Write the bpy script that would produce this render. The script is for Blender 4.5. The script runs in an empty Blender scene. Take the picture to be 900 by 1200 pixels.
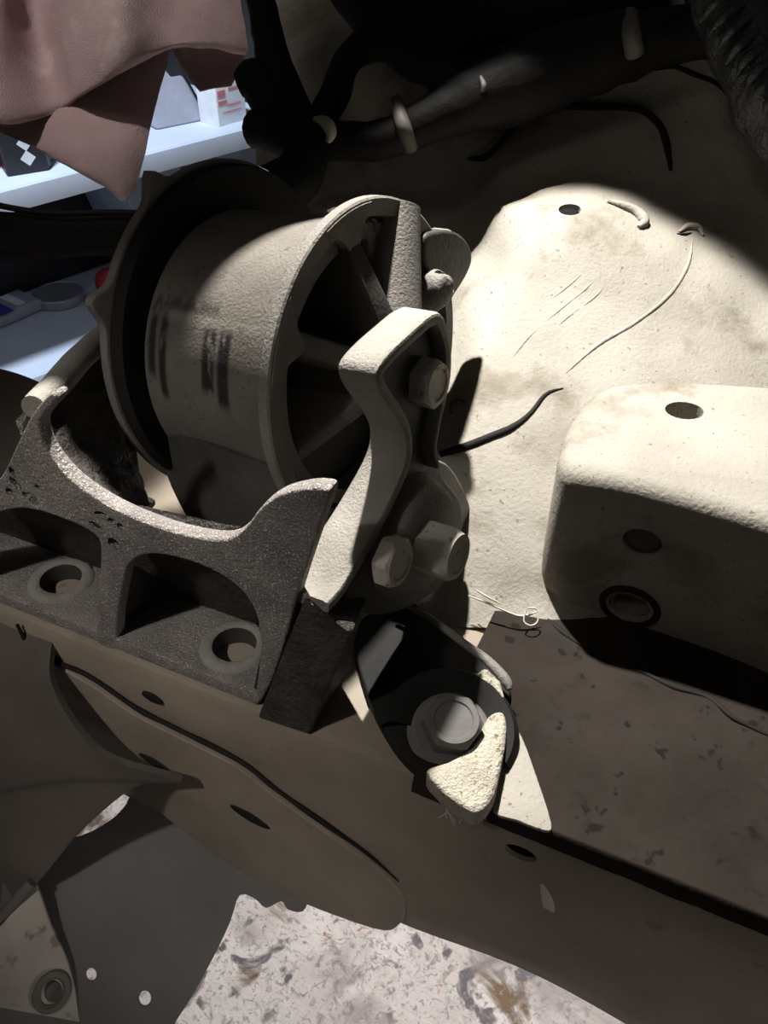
import bpy, bmesh, math, random
from mathutils import Vector, Matrix, noise
random.seed(7)
scene = bpy.context.scene
COL = scene.collection
# ------------------------------------------------------------------ camera, light, exposure
F = 1000.0; PITCH = math.radians(40); CAM = Vector((0, 0, 1.0))
RT = Vector((1, 0, 0)); UP = Vector((0, math.sin(PITCH), math.cos(PITCH))); FW = Vector((0, math.cos(PITCH), -math.sin(PITCH)))
cd = bpy.data.cameras.new('camera'); cam = bpy.data.objects.new('camera', cd); COL.objects.link(cam)
cd.sensor_fit = 'VERTICAL'; cd.sensor_height = 36; cd.lens = 36 * F / 1200; cd.clip_start = .01
cam.location = CAM; cam.rotation_euler = (math.radians(90) - PITCH, 0, 0)
scene.camera = cam
vs = scene.view_settings
vs.view_transform = 'Standard'; vs.look = 'None'; vs.gamma = 1; vs.use_curve_mapping = False; vs.exposure = 0.0
w = bpy.data.worlds.new('world'); scene.world = w; w.use_nodes = True
w.node_tree.nodes['Background'].inputs[0].default_value = (1, .93, .85, 1)
w.node_tree.nodes['Background'].inputs[1].default_value = .03

def aim(o, target):
    o.rotation_euler = (Vector(target) - o.location).to_track_quat('-Z', 'Y').to_euler()
def spot(name, loc, target, power, angle, blend, color, radius):
    l = bpy.data.lights.new(name, 'SPOT'); l.energy = power; l.spot_size = math.radians(angle); l.spot_blend = blend
    l.color = color; l.shadow_soft_size = radius
    o = bpy.data.objects.new(name, l); COL.objects.link(o); o.location = loc; aim(o, target); return o
def area(name, loc, target, power, sx, sy, color):
    l = bpy.data.lights.new(name, 'AREA'); l.shape = 'RECTANGLE'; l.size = sx; l.size_y = sy; l.energy = power; l.color = color
    o = bpy.data.objects.new(name, l); COL.objects.link(o); o.location = loc; aim(o, target); return o
WL = Vector((-.045, .545, 1.36))
spot('work_lamp', WL, WL + Vector((.172, -.455, -.874)), 74, 40.4, .16, (1, .96, .90), .010)
spot('shelf_lamp', (-.55, .75, 2.0), (-.62, 1.55, .45), 145, 66, .5, (.74, .85, 1), .10)
spot('floor_fill_light', (.32, .72, .62), (.02, .42, 0), 24, 130, .6, (1, .95, .93), .05)  # added fill beneath the rail to brighten the floor
spot('liner_fill_light', (.55, -.30, .62), (-.10, .30, .35), 5, 60, .8, (1, .95, .93), .05)  # added low fill, put in to grade the liner's brightness
spot('bracket_fill_light', (-.40, -.12, 1.38), (-.13, .215, .76), 13, 26, 1.0, (1, .95, .90), .02)  # added fill aimed at the bracket's near face
spot('cloth_fill_light', (-.55, -.05, 1.95), (-.24, .62, .98), 36, 13, .7, (1, .93, .90), .03)  # added fill aimed at the cloth alone
area('front_fill_light', (-.9, -.6, 2.3), (-.1, .3, .75), 1.5, .5, .3, (1, .90, .80))  # added weak general fill from the front left

# ------------------------------------------------------------------ helpers
def P(u, v, d):
    return CAM + RT * ((u - 450) / F * d) + UP * ((600 - v) / F * d) + FW * d
def ray(u, v):
    return RT * ((u - 450) / F) + UP * ((600 - v) / F) + FW
def on_plane(u, v, p0, n):
    r = ray(u, v); return CAM + r * ((p0 - CAM).dot(n) / r.dot(n))
def camvec(x, y, z):
    return (RT * x + UP * y - FW * z).normalized()
def project(p):
    q = p - CAM; d = q.dot(FW); return 450 + F * q.dot(RT) / d, 600 - F * q.dot(UP) / d

class Frame:
    """plane with origin p0, normal n (local z) and an x direction; maps picture points to local 2-D"""
    def __init__(s, p0, n, x):
        s.p = Vector(p0); s.z = Vector(n).normalized(); s.x = (Vector(x) - s.z * Vector(x).dot(s.z)).normalized(); s.y = s.z.cross(s.x)
        s.M = Matrix(((s.x.x, s.y.x, s.z.x, s.p.x), (s.x.y, s.y.y, s.z.y, s.p.y), (s.x.z, s.y.z, s.z.z, s.p.z), (0, 0, 0, 1)))
    def uv(s, u, v):
        q = on_plane(u, v, s.p, s.z) - s.p; return q.dot(s.x), q.dot(s.y)
    def off(s, h):
        return Frame(s.p + s.z * h, s.z, s.x)

def smooth(pts, n=6, closed=True):
    N = len(pts); out = []
    rng = range(N) if closed else range(N - 1)
    D = len(pts[0])
    for i in rng:
        if closed: a, b, c, d = pts[(i - 1) % N], pts[i], pts[(i + 1) % N], pts[(i + 2) % N]
        else: a, b, c, d = pts[max(i - 1, 0)], pts[i], pts[i + 1], pts[min(i + 2, N - 1)]
        for k in range(n):
            t = k / n
            out.append(tuple(.5 * (2 * b[j] + (c[j] - a[j]) * t + (2 * a[j] - 5 * b[j] + 4 * c[j] - d[j]) * t * t + (3 * b[j] - a[j] - 3 * c[j] + d[j]) * t ** 3) for j in range(D)))
    if not closed: out.append(tuple(pts[-1]))
    return out

def link(name, me, mat, parent=None):
    if mat is not None and len(me.materials) == 0: me.materials.append(mat)
    o = bpy.data.objects.new(name, me); COL.objects.link(o)
    if parent is not None: o.parent = parent
    return o
def shade(me, ang=40):
    me.polygons.foreach_set('use_smooth', [True] * len(me.polygons)); me.set_sharp_from_angle(angle=math.radians(ang))
def world_to(o, parent):
    """child placed in world coordinates"""
    bpy.context.view_layer.update(); o.matrix_parent_inverse = parent.matrix_world.inverted()
def empty(name, loc, label, cat, group=None):
    o = bpy.data.objects.new(name, None); COL.objects.link(o); o.location = loc; o.empty_display_size = .01
    o['label'] = label; o['category'] = cat
    if group: o['group'] = group
    return o
def tag(o, label, cat, group=None):
    o['label'] = label; o['category'] = cat
    if group: o['group'] = group
    return o
def attach(o, parent):
    if parent is not None:
        o.parent = parent
        pm = Matrix.Translation(parent.location)
        par = parent
        if parent.parent: par = None
        world_to(o, parent)
    return o

def bake(o):
    """apply modifiers / curve to a mesh, keep the object name and transform"""
    dg = bpy.context.evaluated_depsgraph_get(); dg.update()
    me = bpy.data.meshes.new_from_object(o.evaluated_get(dg))
    return me
def plate(name, fr, outline, holes, z0, z1, bevel, mat, parent=None, sm=5, raw=False, corner=True):
    """outline/holes: picture points on frame fr; solid between local heights z0..z1"""
    cu = bpy.data.curves.new(name, 'CURVE'); cu.dimensions = '2D'; cu.fill_mode = 'BOTH'
    cu.extrude = max((z1 - z0) / 2 - bevel, .0001); cu.bevel_depth = bevel; cu.bevel_resolution = 2; cu.offset = -bevel
    for k, loop in enumerate([outline] + list(holes)):
        pts = loop if raw else [fr.uv(*q) for q in loop]
        pts = smooth(pts, sm) if sm > 1 else pts
        sp = cu.splines.new('POLY'); sp.points.add(len(pts) - 1); sp.use_cyclic_u = True
        ar = sum(pts[i][0] * pts[(i + 1) % len(pts)][1] - pts[(i + 1) % len(pts)][0] * pts[i][1] for i in range(len(pts)))
        if (ar < 0) == (k == 0): pts = pts[::-1]
        for q, p in zip(sp.points, pts): q.co = (p[0], p[1], 0, 1)
    t = bpy.data.objects.new('tmp', cu); COL.objects.link(t)
    me = bake(t); bpy.data.objects.remove(t)
    me.transform(Matrix.Translation((0, 0, (z0 + z1) / 2)))
    bm = bmesh.new(); bm.from_mesh(me); bmesh.ops.remove_doubles(bm, verts=bm.verts, dist=1e-6); bm.to_mesh(me); bm.free()
    me.name = name; me.materials.clear(); shade(me, 35)
    o = link(name, me, mat); o.matrix_world = fr.M
    return attach(o, parent)
def cut(o, cutters):
    """cutters: list of temporary objects"""
    bpy.context.view_layer.update()
    for c in cutters:
        m = o.modifiers.new('b', 'BOOLEAN'); m.operation = 'DIFFERENCE'; m.solver = 'EXACT'; m.object = c
    me = bake(o); o.modifiers.clear(); o.data = me
    for c in cutters: bpy.data.objects.remove(c)
    shade(me, 35)
def prism_cutter(center, axis, ru, rv, depth, xdir, n=20, pts=None):
    fr = Frame(center, axis, xdir); bm = bmesh.new()
    P2 = pts or [(ru * math.cos(2 * math.pi * i / n), rv * math.sin(2 * math.pi * i / n)) for i in range(n)]
    vs_ = [bm.verts.new((x, y, -depth)) for x, y in P2]; f = bm.faces.new(vs_)
    r = bmesh.ops.extrude_face_region(bm, geom=[f])
    bmesh.ops.translate(bm, vec=(0, 0, 2 * depth), verts=[v for v in r['geom'] if isinstance(v, bmesh.types.BMVert)])
    bmesh.ops.recalc_face_normals(bm, faces=bm.faces)
    me = bpy.data.meshes.new('c'); bm.to_mesh(me); bm.free()
    c = bpy.data.objects.new('c', me); COL.objects.link(c); c.matrix_world = fr.M; return c
def lathe(name, fr, prof, mat, parent=None, n=72, sx=1.0, a0=0, a1=360, ang=35):
    bm = bmesh.new(); rings = []
    full = (a1 - a0) >= 360
    N = n if full else n + 1
    for r, z in prof:
        if r < 1e-7: rings.append([bm.verts.new((0, 0, z))]); continue
        rings.append([bm.verts.new((r * sx * math.cos(math.radians(a0 + (a1 - a0) * i / n)), r * math.sin(math.radians(a0 + (a1 - a0) * i / n)), z)) for i in range(N)])
    for A, B in zip(rings, rings[1:]):
        for i in range(n):
            j = (i + 1) % N
            if len(A) == 1 and len(B) == 1: continue
            if len(A) == 1: bm.faces.new((A[0], B[i], B[j]))
            elif len(B) == 1: bm.faces.new((A[i], A[j], B[0]))
            else: bm.faces.new((A[i], A[j], B[j], B[i]))
    bmesh.ops.recalc_face_normals(bm, faces=bm.faces)
    me = bpy.data.meshes.new(name); bm.to_mesh(me); bm.free(); shade(me, ang)
    o = link(name, me, mat); o.matrix_world = fr.M
    return attach(o, parent)
def tube(name, pts, radii, mat, parent=None, n=12, sub=5, rough=0.0, flat=1.0):
    """round tube through world points; radii one number or a list"""
    if not isinstance(radii, (list, tuple)): radii = [radii] * len(pts)
    q = smooth([(p[0], p[1], p[2], r) for p, r in zip(pts, radii)], sub, False) if sub > 1 else [(p[0], p[1], p[2], r) for p, r in zip(pts, radii)]
    C = [Vector(t[:3]) for t in q]; R = [t[3] for t in q]
    bm = bmesh.new(); rings = []; nrm = None
    for i, c in enumerate(C):
        t = (C[min(i + 1, len(C) - 1)] - C[max(i - 1, 0)]).normalized()
        if nrm is None: nrm = t.orthogonal().normalized()
        nrm = (nrm - t * nrm.dot(t)).normalized(); b = t.cross(nrm)
        ring = []
        for k in range(n):
            a = 2 * math.pi * k / n
            rr = R[i] * (1 + rough * noise.noise((c + nrm * math.cos(a) * R[i] + b * math.sin(a) * R[i]) * 90))
            ring.append(bm.verts.new(c + nrm * math.cos(a) * rr + b * math.sin(a) * rr * flat))
        rings.append(ring)
    for A, B in zip(rings, rings[1:]):
        for k in range(n): bm.faces.new((A[k], A[(k + 1) % n], B[(k + 1) % n], B[k]))
    bm.faces.new(rings[0][::-1]); bm.faces.new(rings[-1])
    bmesh.ops.recalc_face_normals(bm, faces=bm.faces)
    me = bpy.data.meshes.new(name); bm.to_mesh(me); bm.free(); shade(me, 50)
    return attach(link(name, me, mat), parent)
def sheet(name, rows, mat, parent=None, sub=6, thick=.002, pix=True, rough=None, ang=60, away=True):
    """bicubic surface through rows of control points (u, v, depth) or world points"""
    G = [[tuple(P(*q)) if pix else tuple(q) for q in r] for r in rows]
    G = [smooth(r, sub, False) for r in G]
    cols = [smooth([G[i][j] for i in range(len(G))], sub, False) for j in range(len(G[0]))]
    bm = bmesh.new()
    V = [[bm.verts.new(p) for p in c] for c in cols]
    for a, b in zip(V, V[1:]):
        for k in range(len(a) - 1): bm.faces.new((a[k], b[k], b[k + 1], a[k + 1]))
    bm.normal_update()
    # solid: second skin on the far side of the sheet
    nr = [[v.normal.copy() for v in c] for c in V]
    s = sum(nr[i][j].dot(V[i][j].co - CAM) for i in range(len(V)) for j in range(len(V[0])))
    sg = 1 if s > 0 else -1
    if rough:
        for i, c in enumerate(V):
            for j, v in enumerate(c): v.co += nr[i][j] * rough[0] * noise.fractal(v.co * rough[1], 1.0, 2.0, 4)
    W = [[bm.verts.new(V[i][j].co + nr[i][j] * sg * thick) for j in range(len(V[0]))] for i in range(len(V))]
    for a, b in zip(W, W[1:]):
        for k in range(len(a) - 1): bm.faces.new((a[k + 1], b[k + 1], b[k], a[k]))
    I, J = len(V), len(V[0])
    for i in range(I - 1):
        bm.faces.new((V[i + 1][0], V[i][0], W[i][0], W[i + 1][0])); bm.faces.new((V[i][J - 1], V[i + 1][J - 1], W[i + 1][J - 1], W[i][J - 1]))
    for j in range(J - 1):
        bm.faces.new((V[0][j], V[0][j + 1], W[0][j + 1], W[0][j])); bm.faces.new((V[I - 1][j + 1], V[I - 1][j], W[I - 1][j], W[I - 1][j + 1]))
    bmesh.ops.recalc_face_normals(bm, faces=bm.faces)
    me = bpy.data.meshes.new(name); bm.to_mesh(me); bm.free(); shade(me, ang)
    return attach(link(name, me, mat), parent)
def solid(name, bottom, top, mat, parent=None, bevel=.0):
    """prism between two world polygons of equal length"""
    bm = bmesh.new(); n = len(bottom)
    b = [bm.verts.new(p) for p in bottom]; t = [bm.verts.new(p) for p in top]
    bm.faces.new(b[::-1]); bm.faces.new(t)
    for i in range(n): bm.faces.new((b[i], b[(i + 1) % n], t[(i + 1) % n], t[i]))
    bmesh.ops.recalc_face_normals(bm, faces=bm.faces)
    if bevel: bmesh.ops.bevel(bm, geom=list(bm.edges), offset=bevel, segments=3, profile=.5, affect='EDGES', clamp_overlap=True)
    me = bpy.data.meshes.new(name); bm.to_mesh(me); bm.free(); shade(me, 35)
    return attach(link(name, me, mat), parent)
def box(name, fr, sx, sy, sz, mat, parent=None, bevel=.0, off=(0, 0, 0)):
    c = [(-sx / 2, -sy / 2), (sx / 2, -sy / 2), (sx / 2, sy / 2), (-sx / 2, sy / 2)]
    W = lambda x, y, z: fr.M @ Vector((x + off[0], y + off[1], z + off[2]))
    return solid(name, [W(x, y, 0) for x, y in c], [W(x, y, sz) for x, y in c], mat, parent, bevel)
def hex_bolt(name, fr, rad, h, mat, parent, rot=0.0, shank=None, wash=None, chamfer=.25, capmat=None):
    """hexagon head with chamfered corners, domed stamp, and flange washer; local z is the head direction"""
    bm = bmesh.new(); N = 36; rings = []
    def hexr(a): 
        a = (a - rot) % (math.pi / 3) - math.pi / 6
        return rad * math.cos(math.pi / 6) / math.cos(a)
    prof = [(1, 0, 0), (1, h * .8, 0), (0, h, .88), (0, h, .70), (0, h - .0006, .66), (0, h - .0005, 0)]
    inr = rad * math.cos(math.pi / 6)
    for hx, z, k in prof:
        if not hx and k == 0: rings.append([bm.verts.new((0, 0, z))]); continue
        ring = []
        for i in range(N):
            a = 2 * math.pi * i / N
            r = hexr(a) if hx else inr * k * 1.06
            zz = z if not (hx and z > 0) else z - (hexr(a) - inr) * .5 + .0006
            ring.append(bm.verts.new((r * math.cos(a), r * math.sin(a), zz)))
        rings.append(ring)
    for A, B in zip(rings, rings[1:]):
        for i in range(N):
            if len(B) == 1: bm.faces.new((A[i], A[(i + 1) % N], B[0]))
            else: bm.faces.new((A[i], A[(i + 1) % N], B[(i + 1) % N], B[i]))
    bm.faces.new(rings[0][::-1])
    bmesh.ops.recalc_face_normals(bm, faces=bm.faces)
    me = bpy.data.meshes.new(name); bm.to_mesh(me); bm.free(); shade(me, 25)
    o = link(name, me, mat); o.matrix_world = fr.M; attach(o, parent)
    if wash: 
        r, t = wash
        lathe('flange_washer', fr, [(0, -t), (r, -t), (r, -t * .5), (r * .82, t * .25), (0, t * .3)], mat, o, 36)
    return o

# ------------------------------------------------------------------ materials
def mat(name, c1, c2, scale=8, rough=.8, metal=0.0, bump=.15, bscale=120, detail=6, spots=None, spotscale=60, spotcut=.62, bdist=.001, spec=.3, third=None, thirdscale=3, thirdcut=.5):
    m = bpy.data.materials.new(name); m.use_nodes = True; nt = m.node_tree; N = nt.nodes; L = nt.links
    bs = N['Principled BSDF']; bs.inputs['Roughness'].default_value = rough; bs.inputs['Metallic'].default_value = metal
    bs.inputs['Specular IOR Level'].default_value = spec
    tc = N.new('ShaderNodeTexCoord'); geo = N.new('ShaderNodeNewGeometry')
    def nz(s, d=detail, r=.6):
        n = N.new('ShaderNodeTexNoise'); n.inputs['Scale'].default_value = s; n.inputs['Detail'].default_value = d; n.inputs['Roughness'].default_value = r
        L.new(geo.outputs['Position'], n.inputs['Vector']); return n.outputs[0]
    def ramp(src, a, b, ca, cb):
        r = N.new('ShaderNodeValToRGB'); r.color_ramp.elements[0].position = a; r.color_ramp.elements[1].position = b
        r.color_ramp.elements[0].color = (*ca, 1); r.color_ramp.elements[1].color = (*cb, 1); L.new(src, r.inputs[0]); return r.outputs[0]
    def mix(fac, a, b):
        x = N.new('ShaderNodeMix'); x.data_type = 'RGBA'; L.new(fac, x.inputs[0])
        for s, k in ((a, 6), (b, 7)):
            if isinstance(s, tuple): x.inputs[k].default_value = (*s, 1)
            else: L.new(s, x.inputs[k])
        return x.outputs[2]
    col = ramp(nz(scale), .3, .7, c1, c2)
    if third:
        f = ramp(nz(thirdscale, 8, .65), thirdcut, thirdcut + .12, (0, 0, 0), (1, 1, 1)); col = mix(f, col, third)
    if spots:
        f = ramp(nz(spotscale, 3, .5), spotcut, spotcut + .05, (0, 0, 0), (1, 1, 1)); col = mix(f, col, spots)
    L.new(col, bs.inputs['Base Color'])
    if bump:
        b = N.new('ShaderNodeBump'); b.inputs['Strength'].default_value = bump; b.inputs['Distance'].default_value = bdist
        L.new(nz(bscale, 4, .6), b.inputs['Height']); L.new(b.outputs[0], bs.inputs['Normal'])
    m['nodes_col'] = 1
    return m, nt, bs, col
def M_(*a, **k): return mat(*a, **k)[0]
paint = M_('dusty_beige_paint', (.21, .193, .162), (.29, .275, .24), 14, .75, 0, .35, 500, spots=(.14, .11, .08), spotscale=420, spotcut=.66, third=(.15, .13, .10), thirdscale=16, thirdcut=.52, bdist=.0016)
paint_dk = M_('shade_brown_paint', (.016, .013, .0108), (.030, .025, .021), 16, .95, 0, .3, 420, spec=.05, spots=(.011, .009, .0075), spotscale=150, spotcut=.64, third=(.015, .0125, .0105), thirdscale=30, thirdcut=.58)  # dark tone puts shade into the rail top apron's colour
railmat = M_('olive_brown_rail_paint', (.155, .128, .098), (.225, .19, .148), 18, .62, 0, .2, 500, spots=(.15, .12, .09), spotscale=60, spotcut=.68)
bracketmat = M_('sooty_cast_aluminium', (.13, .117, .110), (.24, .22, .205), 55, .62, .25, 1.0, 750, spots=(.62, .56, .48), spotscale=1500, spotcut=.61, bdist=.0016, spec=.5)  # bright spots paint grazing-light sparkle into the colour
armmat = M_('dusty_cast_aluminium', (.17, .158, .137), (.25, .236, .21), 45, .68, .1, .8, 900, spots=(.24, .21, .2), spotscale=500, spotcut=.66, bdist=.0010)
blackcast = M_('shade_black_casting', (.012, .011, .010), (.05, .043, .036), 70, .65, 0, 1.0, 420, bdist=.003, spots=(.075, .062, .045), spotscale=520, spotcut=.70)  # darkened casting: shade of pockets, side arm and end block put into colour
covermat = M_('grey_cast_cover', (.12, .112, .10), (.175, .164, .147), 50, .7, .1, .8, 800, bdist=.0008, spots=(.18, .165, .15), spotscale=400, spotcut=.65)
coverdark = M_('shade_dark_cover', (.03, .028, .025), (.055, .052, .047), 40, .55, 0, .4, 300)  # darkened cover tone: shade of recesses and arm web put into the colour
steel = M_('dull_zinc_bolt', (.40, .37, .31), (.54, .51, .44), 120, .6, .0, .5, 900, spots=(.25, .19, .13), spotscale=350, spotcut=.62)
rubber = M_('black_rubber', (.006, .006, .006), (.014, .013, .012), 30, .75, 0, .2, 200, spec=.15)
plastic = M_('black_plastic', (.010, .010, .010), (.022, .021, .021), 10, .6, 0, .15, 60, spec=.2)
liner = M_('dusty_black_liner', (.07, .066, .062), (.13, .124, .118), 9, .75, 0, .3, 300)
harnessm = M_('black_loom_tape', (.005, .005, .0055), (.013, .012, .012), 40, .7, 0, .6, 220, spec=.2)
sleeve = M_('shiny_black_sleeve', (.02, .021, .024), (.06, .063, .07), 60, .35, 0, 1.0, 180, bdist=.003, spec=.5)
clipm = M_('grey_clip_plastic', (.09, .082, .072), (.13, .12, .106), 30, .6)
whitem = M_('white_tape', (.36, .335, .28), (.46, .44, .38), 60, .7)
cloth = M_('pink_shop_cloth', (.40, .285, .28), (.50, .365, .36), 16, .95, 0, .9, 900, bdist=.0015, third=(.60, .48, .46), thirdscale=14, thirdcut=.56)
shelfm = M_('pale_blue_shelf_enamel', (.62, .68, .78), (.70, .76, .86), 6, .5, 0, .05, 80)
wallm = M_('dark_garage_wall', (.05, .05, .055), (.09, .09, .095), 3, .9)
dustm = M_('pale_dust_crust', (.30, .28, .225), (.42, .395, .33), 90, .95, 0, 1.0, 600, bdist=.002, spots=(.2, .16, .1), spotscale=420, spotcut=.63)
darkhole = M_('black_hole_plug', (.03, .028, .025), (.06, .055, .048), 40, .6)
def plain(name, c, rough=.5, metal=0.0):
    return M_(name, tuple(x * .9 for x in c), tuple(min(1, x * 1.08) for x in c), 40, rough, metal, .05, 200)
def floor_material():
    m, nt, bs, col = mat('stained_concrete', (.58, .53, .50), (.86, .82, .79), 9, .85, 0, .6, 60, spots=(.16, .15, .16), spotscale=34, spotcut=.64, third=(.42, .36, .30), thirdscale=5, thirdcut=.55, bdist=.004)
    N = nt.nodes; L = nt.links
    def layer(col, scale, cutp, c, soft=.05):
        g = N.new('ShaderNodeNewGeometry'); n = N.new('ShaderNodeTexNoise'); n.inputs['Scale'].default_value = scale; n.inputs['Detail'].default_value = 5; n.inputs['Distortion'].default_value = 1.2
        mp = N.new('ShaderNodeMapping'); mp.inputs['Location'].default_value = (scale, scale * .3, 0); L.new(g.outputs['Position'], mp.inputs[0]); L.new(mp.outputs[0], n.inputs[0])
        r = N.new('ShaderNodeValToRGB'); r.color_ramp.elements[0].position = cutp; r.color_ramp.elements[1].position = cutp + soft; L.new(n.outputs[0], r.inputs[0])
        x = N.new('ShaderNodeMix'); x.data_type = 'RGBA'; L.new(r.outputs[0], x.inputs[0]); L.new(col, x.inputs[6]); x.inputs[7].default_value = (*c, 1); return x.outputs[2]
    col = layer(col, 7, .52, (.40, .36, .34), .14); col = layer(col, 14, .60, (.17, .16, .175)); col = layer(col, 27, .66, (.50, .16, .12)); col = layer(col, 9, .60, (.20, .14, .09)); col = layer(col, 55, .56, (.26, .23, .22), .16); col = layer(col, 140, .54, (.34, .30, .29), .14)
    L.new(col, bs.inputs['Base Color']); return m
flapm = M_('grey_beige_flap', (.26, .235, .205), (.36, .33, .29), 30, .75, 0, .3, 300, spots=(.18, .15, .12), spotscale=90, spotcut=.62)
archm = M_('dark_brown_arch', (.045, .037, .031), (.085, .072, .06), 12, .7, 0, .2, 200)
floorm = floor_material()
def housing_material():
    """mount can: dusty grey-brown paint with two black scuffed streaks on its near side (local angle / height)"""
    m, nt, bs, col = mat('dusty_mount_can', (.085, .075, .064), (.13, .117, .101), 40, .72, .05, .7, 700, spots=(.06, .052, .045), spotscale=330, spotcut=.64, bdist=.0007)
    N = nt.nodes; L = nt.links
    tc = N.new('ShaderNodeTexCoord'); sep = N.new('ShaderNodeSeparateXYZ'); L.new(tc.outputs['Object'], sep.inputs[0])
    at = N.new('ShaderNodeMath'); at.operation = 'ARCTAN2'; L.new(sep.outputs[1], at.inputs[0]); L.new(sep.outputs[0], at.inputs[1])
    def band(src, lo, hi, soft):
        a = N.new('ShaderNodeMapRange'); a.interpolation_type = 'SMOOTHSTEP'; a.inputs[1].default_value = lo - soft; a.inputs[2].default_value = lo + soft; L.new(src, a.inputs[0])
        b = N.new('ShaderNodeMapRange'); b.interpolation_type = 'SMOOTHSTEP'; b.inputs[1].default_value = hi - soft; b.inputs[2].default_value = hi + soft; b.inputs[3].default_value = 1; b.inputs[4].default_value = 0; L.new(src, b.inputs[0])
        x = N.new('ShaderNodeMath'); x.operation = 'MULTIPLY'; L.new(a.outputs[0], x.inputs[0]); L.new(b.outputs[0], x.inputs[1]); return x.outputs[0]
    nz = N.new('ShaderNodeTexNoise'); nz.inputs['Scale'].default_value = 260; nz.inputs['Detail'].default_value = 4
    mp = N.new('ShaderNodeMapping'); mp.inputs['Scale'].default_value = (.35, .35, 1); L.new(tc.outputs['Object'], mp.inputs[0]); L.new(mp.outputs[0], nz.inputs[0])
    nr = N.new('ShaderNodeMapRange'); nr.inputs[1].default_value = .34; nr.inputs[2].default_value = .46; L.new(nz.outputs[0], nr.inputs[0])
    for (a0, a1, z0, z1, c) in MARKS:
        x = N.new('ShaderNodeMath'); x.operation = 'MULTIPLY'; L.new(band(at.outputs[0], a0, a1, .05), x.inputs[0]); L.new(band(sep.outputs[2], z0, z1, .0012), x.inputs[1])
        y = N.new('ShaderNodeMath'); y.operation = 'MULTIPLY'; L.new(x.outputs[0], y.inputs[0]); L.new(nr.outputs[0], y.inputs[1])
        k = N.new('ShaderNodeMix'); k.data_type = 'RGBA'; L.new(y.outputs[0], k.inputs[0]); L.new(col, k.inputs[6]); k.inputs[7].default_value = (*c, 1); col = k.outputs[2]
    L.new(col, bs.inputs['Base Color']); return m

# ------------------------------------------------------------------ the setting
def structure(o): o['kind'] = 'structure'; return o
structure(solid('floor', [(-4, -2, -.1), (4, -2, -.1), (4, 4, -.1), (-4, 4, -.1)], [(-4, -2, 0), (4, -2, 0), (4, 4, 0), (-4, 4, 0)], floorm))
structure(solid('wall_back', [(-4, 2.9, 0), (4, 2.9, 0), (4, 3, 0), (-4, 3, 0)], [(-4, 2.9, 2.6), (4, 2.9, 2.6), (4, 3, 2.6), (-4, 3, 2.6)], wallm))

# ------------------------------------------------------------------ car body
RZ = .722                                              # height of the rail top
R_ = Vector((.908, -.419, 0)).normalized()             # along the rail, to the right and towards the viewer
NF = Vector((R_.y, -R_.x, 0)).normalized()             # outward normal of the rail's near face
if NF.y > 0: NF = -NF
zup = Vector((0, 0, 1))
edge0 = on_plane(180, 790, Vector((0, 0, RZ)), zup)    # a point of the rail's near top edge
car = empty('car_body', (edge0.x + .1, edge0.y + .1, RZ), 'dirty beige inner engine bay sheet metal of a car, rail, fender and boxed bracket', 'car body')
def rail():
    prof = [(-.085, -.004), (-.06, 0), (-.03, 0), (-.006, 0), (-.0018, -.0012), (0, -.005), (.0005, -.03), (.001, -.065), (.0015, -.10), (-.002, -.120), (-.012, -.131), (-.04, -.135), (-.085, -.135), (-.085, -.004)]
    bm = bmesh.new(); rings = []
    n = 60
    for i in range(n + 1):
        s = -.30 + .70 * i / n
        ring = []
        for (o, h) in prof:
            dz = 0
            if h < -.05: dz = (-.100 - h) * 0 + (.006 * math.sin(s * 45) * (h + .05) / -.08)
            ring.append(bm.verts.new(edge0 + R_ * s + NF * o + zup * (h + dz)))
        rings.append(ring)
    for A, B in zip(rings, rings[1:]):
        for k in range(len(prof) - 1): bm.faces.new((A[k], A[k + 1], B[k + 1], B[k]))
    bmesh.ops.remove_doubles(bm, verts=bm.verts, dist=1e-6)
    bmesh.ops.holes_fill(bm, edges=[e for e in bm.edges if e.is_boundary], sides=0)
    bmesh.ops.recalc_face_normals(bm, faces=bm.faces)
    me = bpy.data.meshes.new('frame_rail'); bm.to_mesh(me); bm.free(); shade(me, 30)
    o = link('frame_rail', me, railmat)
    c = me.polygons[len(prof) // 3].normal.dot(NF + zup)
    sd = o.modifiers.new('s', 'SOLIDIFY'); sd.thickness = .002; sd.offset = -1
    o.data = bake(o); o.modifiers.clear(); shade(o.data, 30)
    return o
ro = rail()
FFace = Frame(edge0, NF, R_)                           # the rail's near face
def slot(u, v, L, W, ang=0.0):
    p = on_plane(u, v, edge0, NF); x = R_ * math.cos(ang) + zup * math.sin(ang)
    return prism_cutter(p, NF, L / 2, W / 2, .02, x)
slots = []
pt = on_plane(610, 999, edge0, NF); slots.append(prism_cutter(pt, NF, .0062, .0042, .02, R_))
cut(ro, slots); attach(ro, car)
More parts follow.
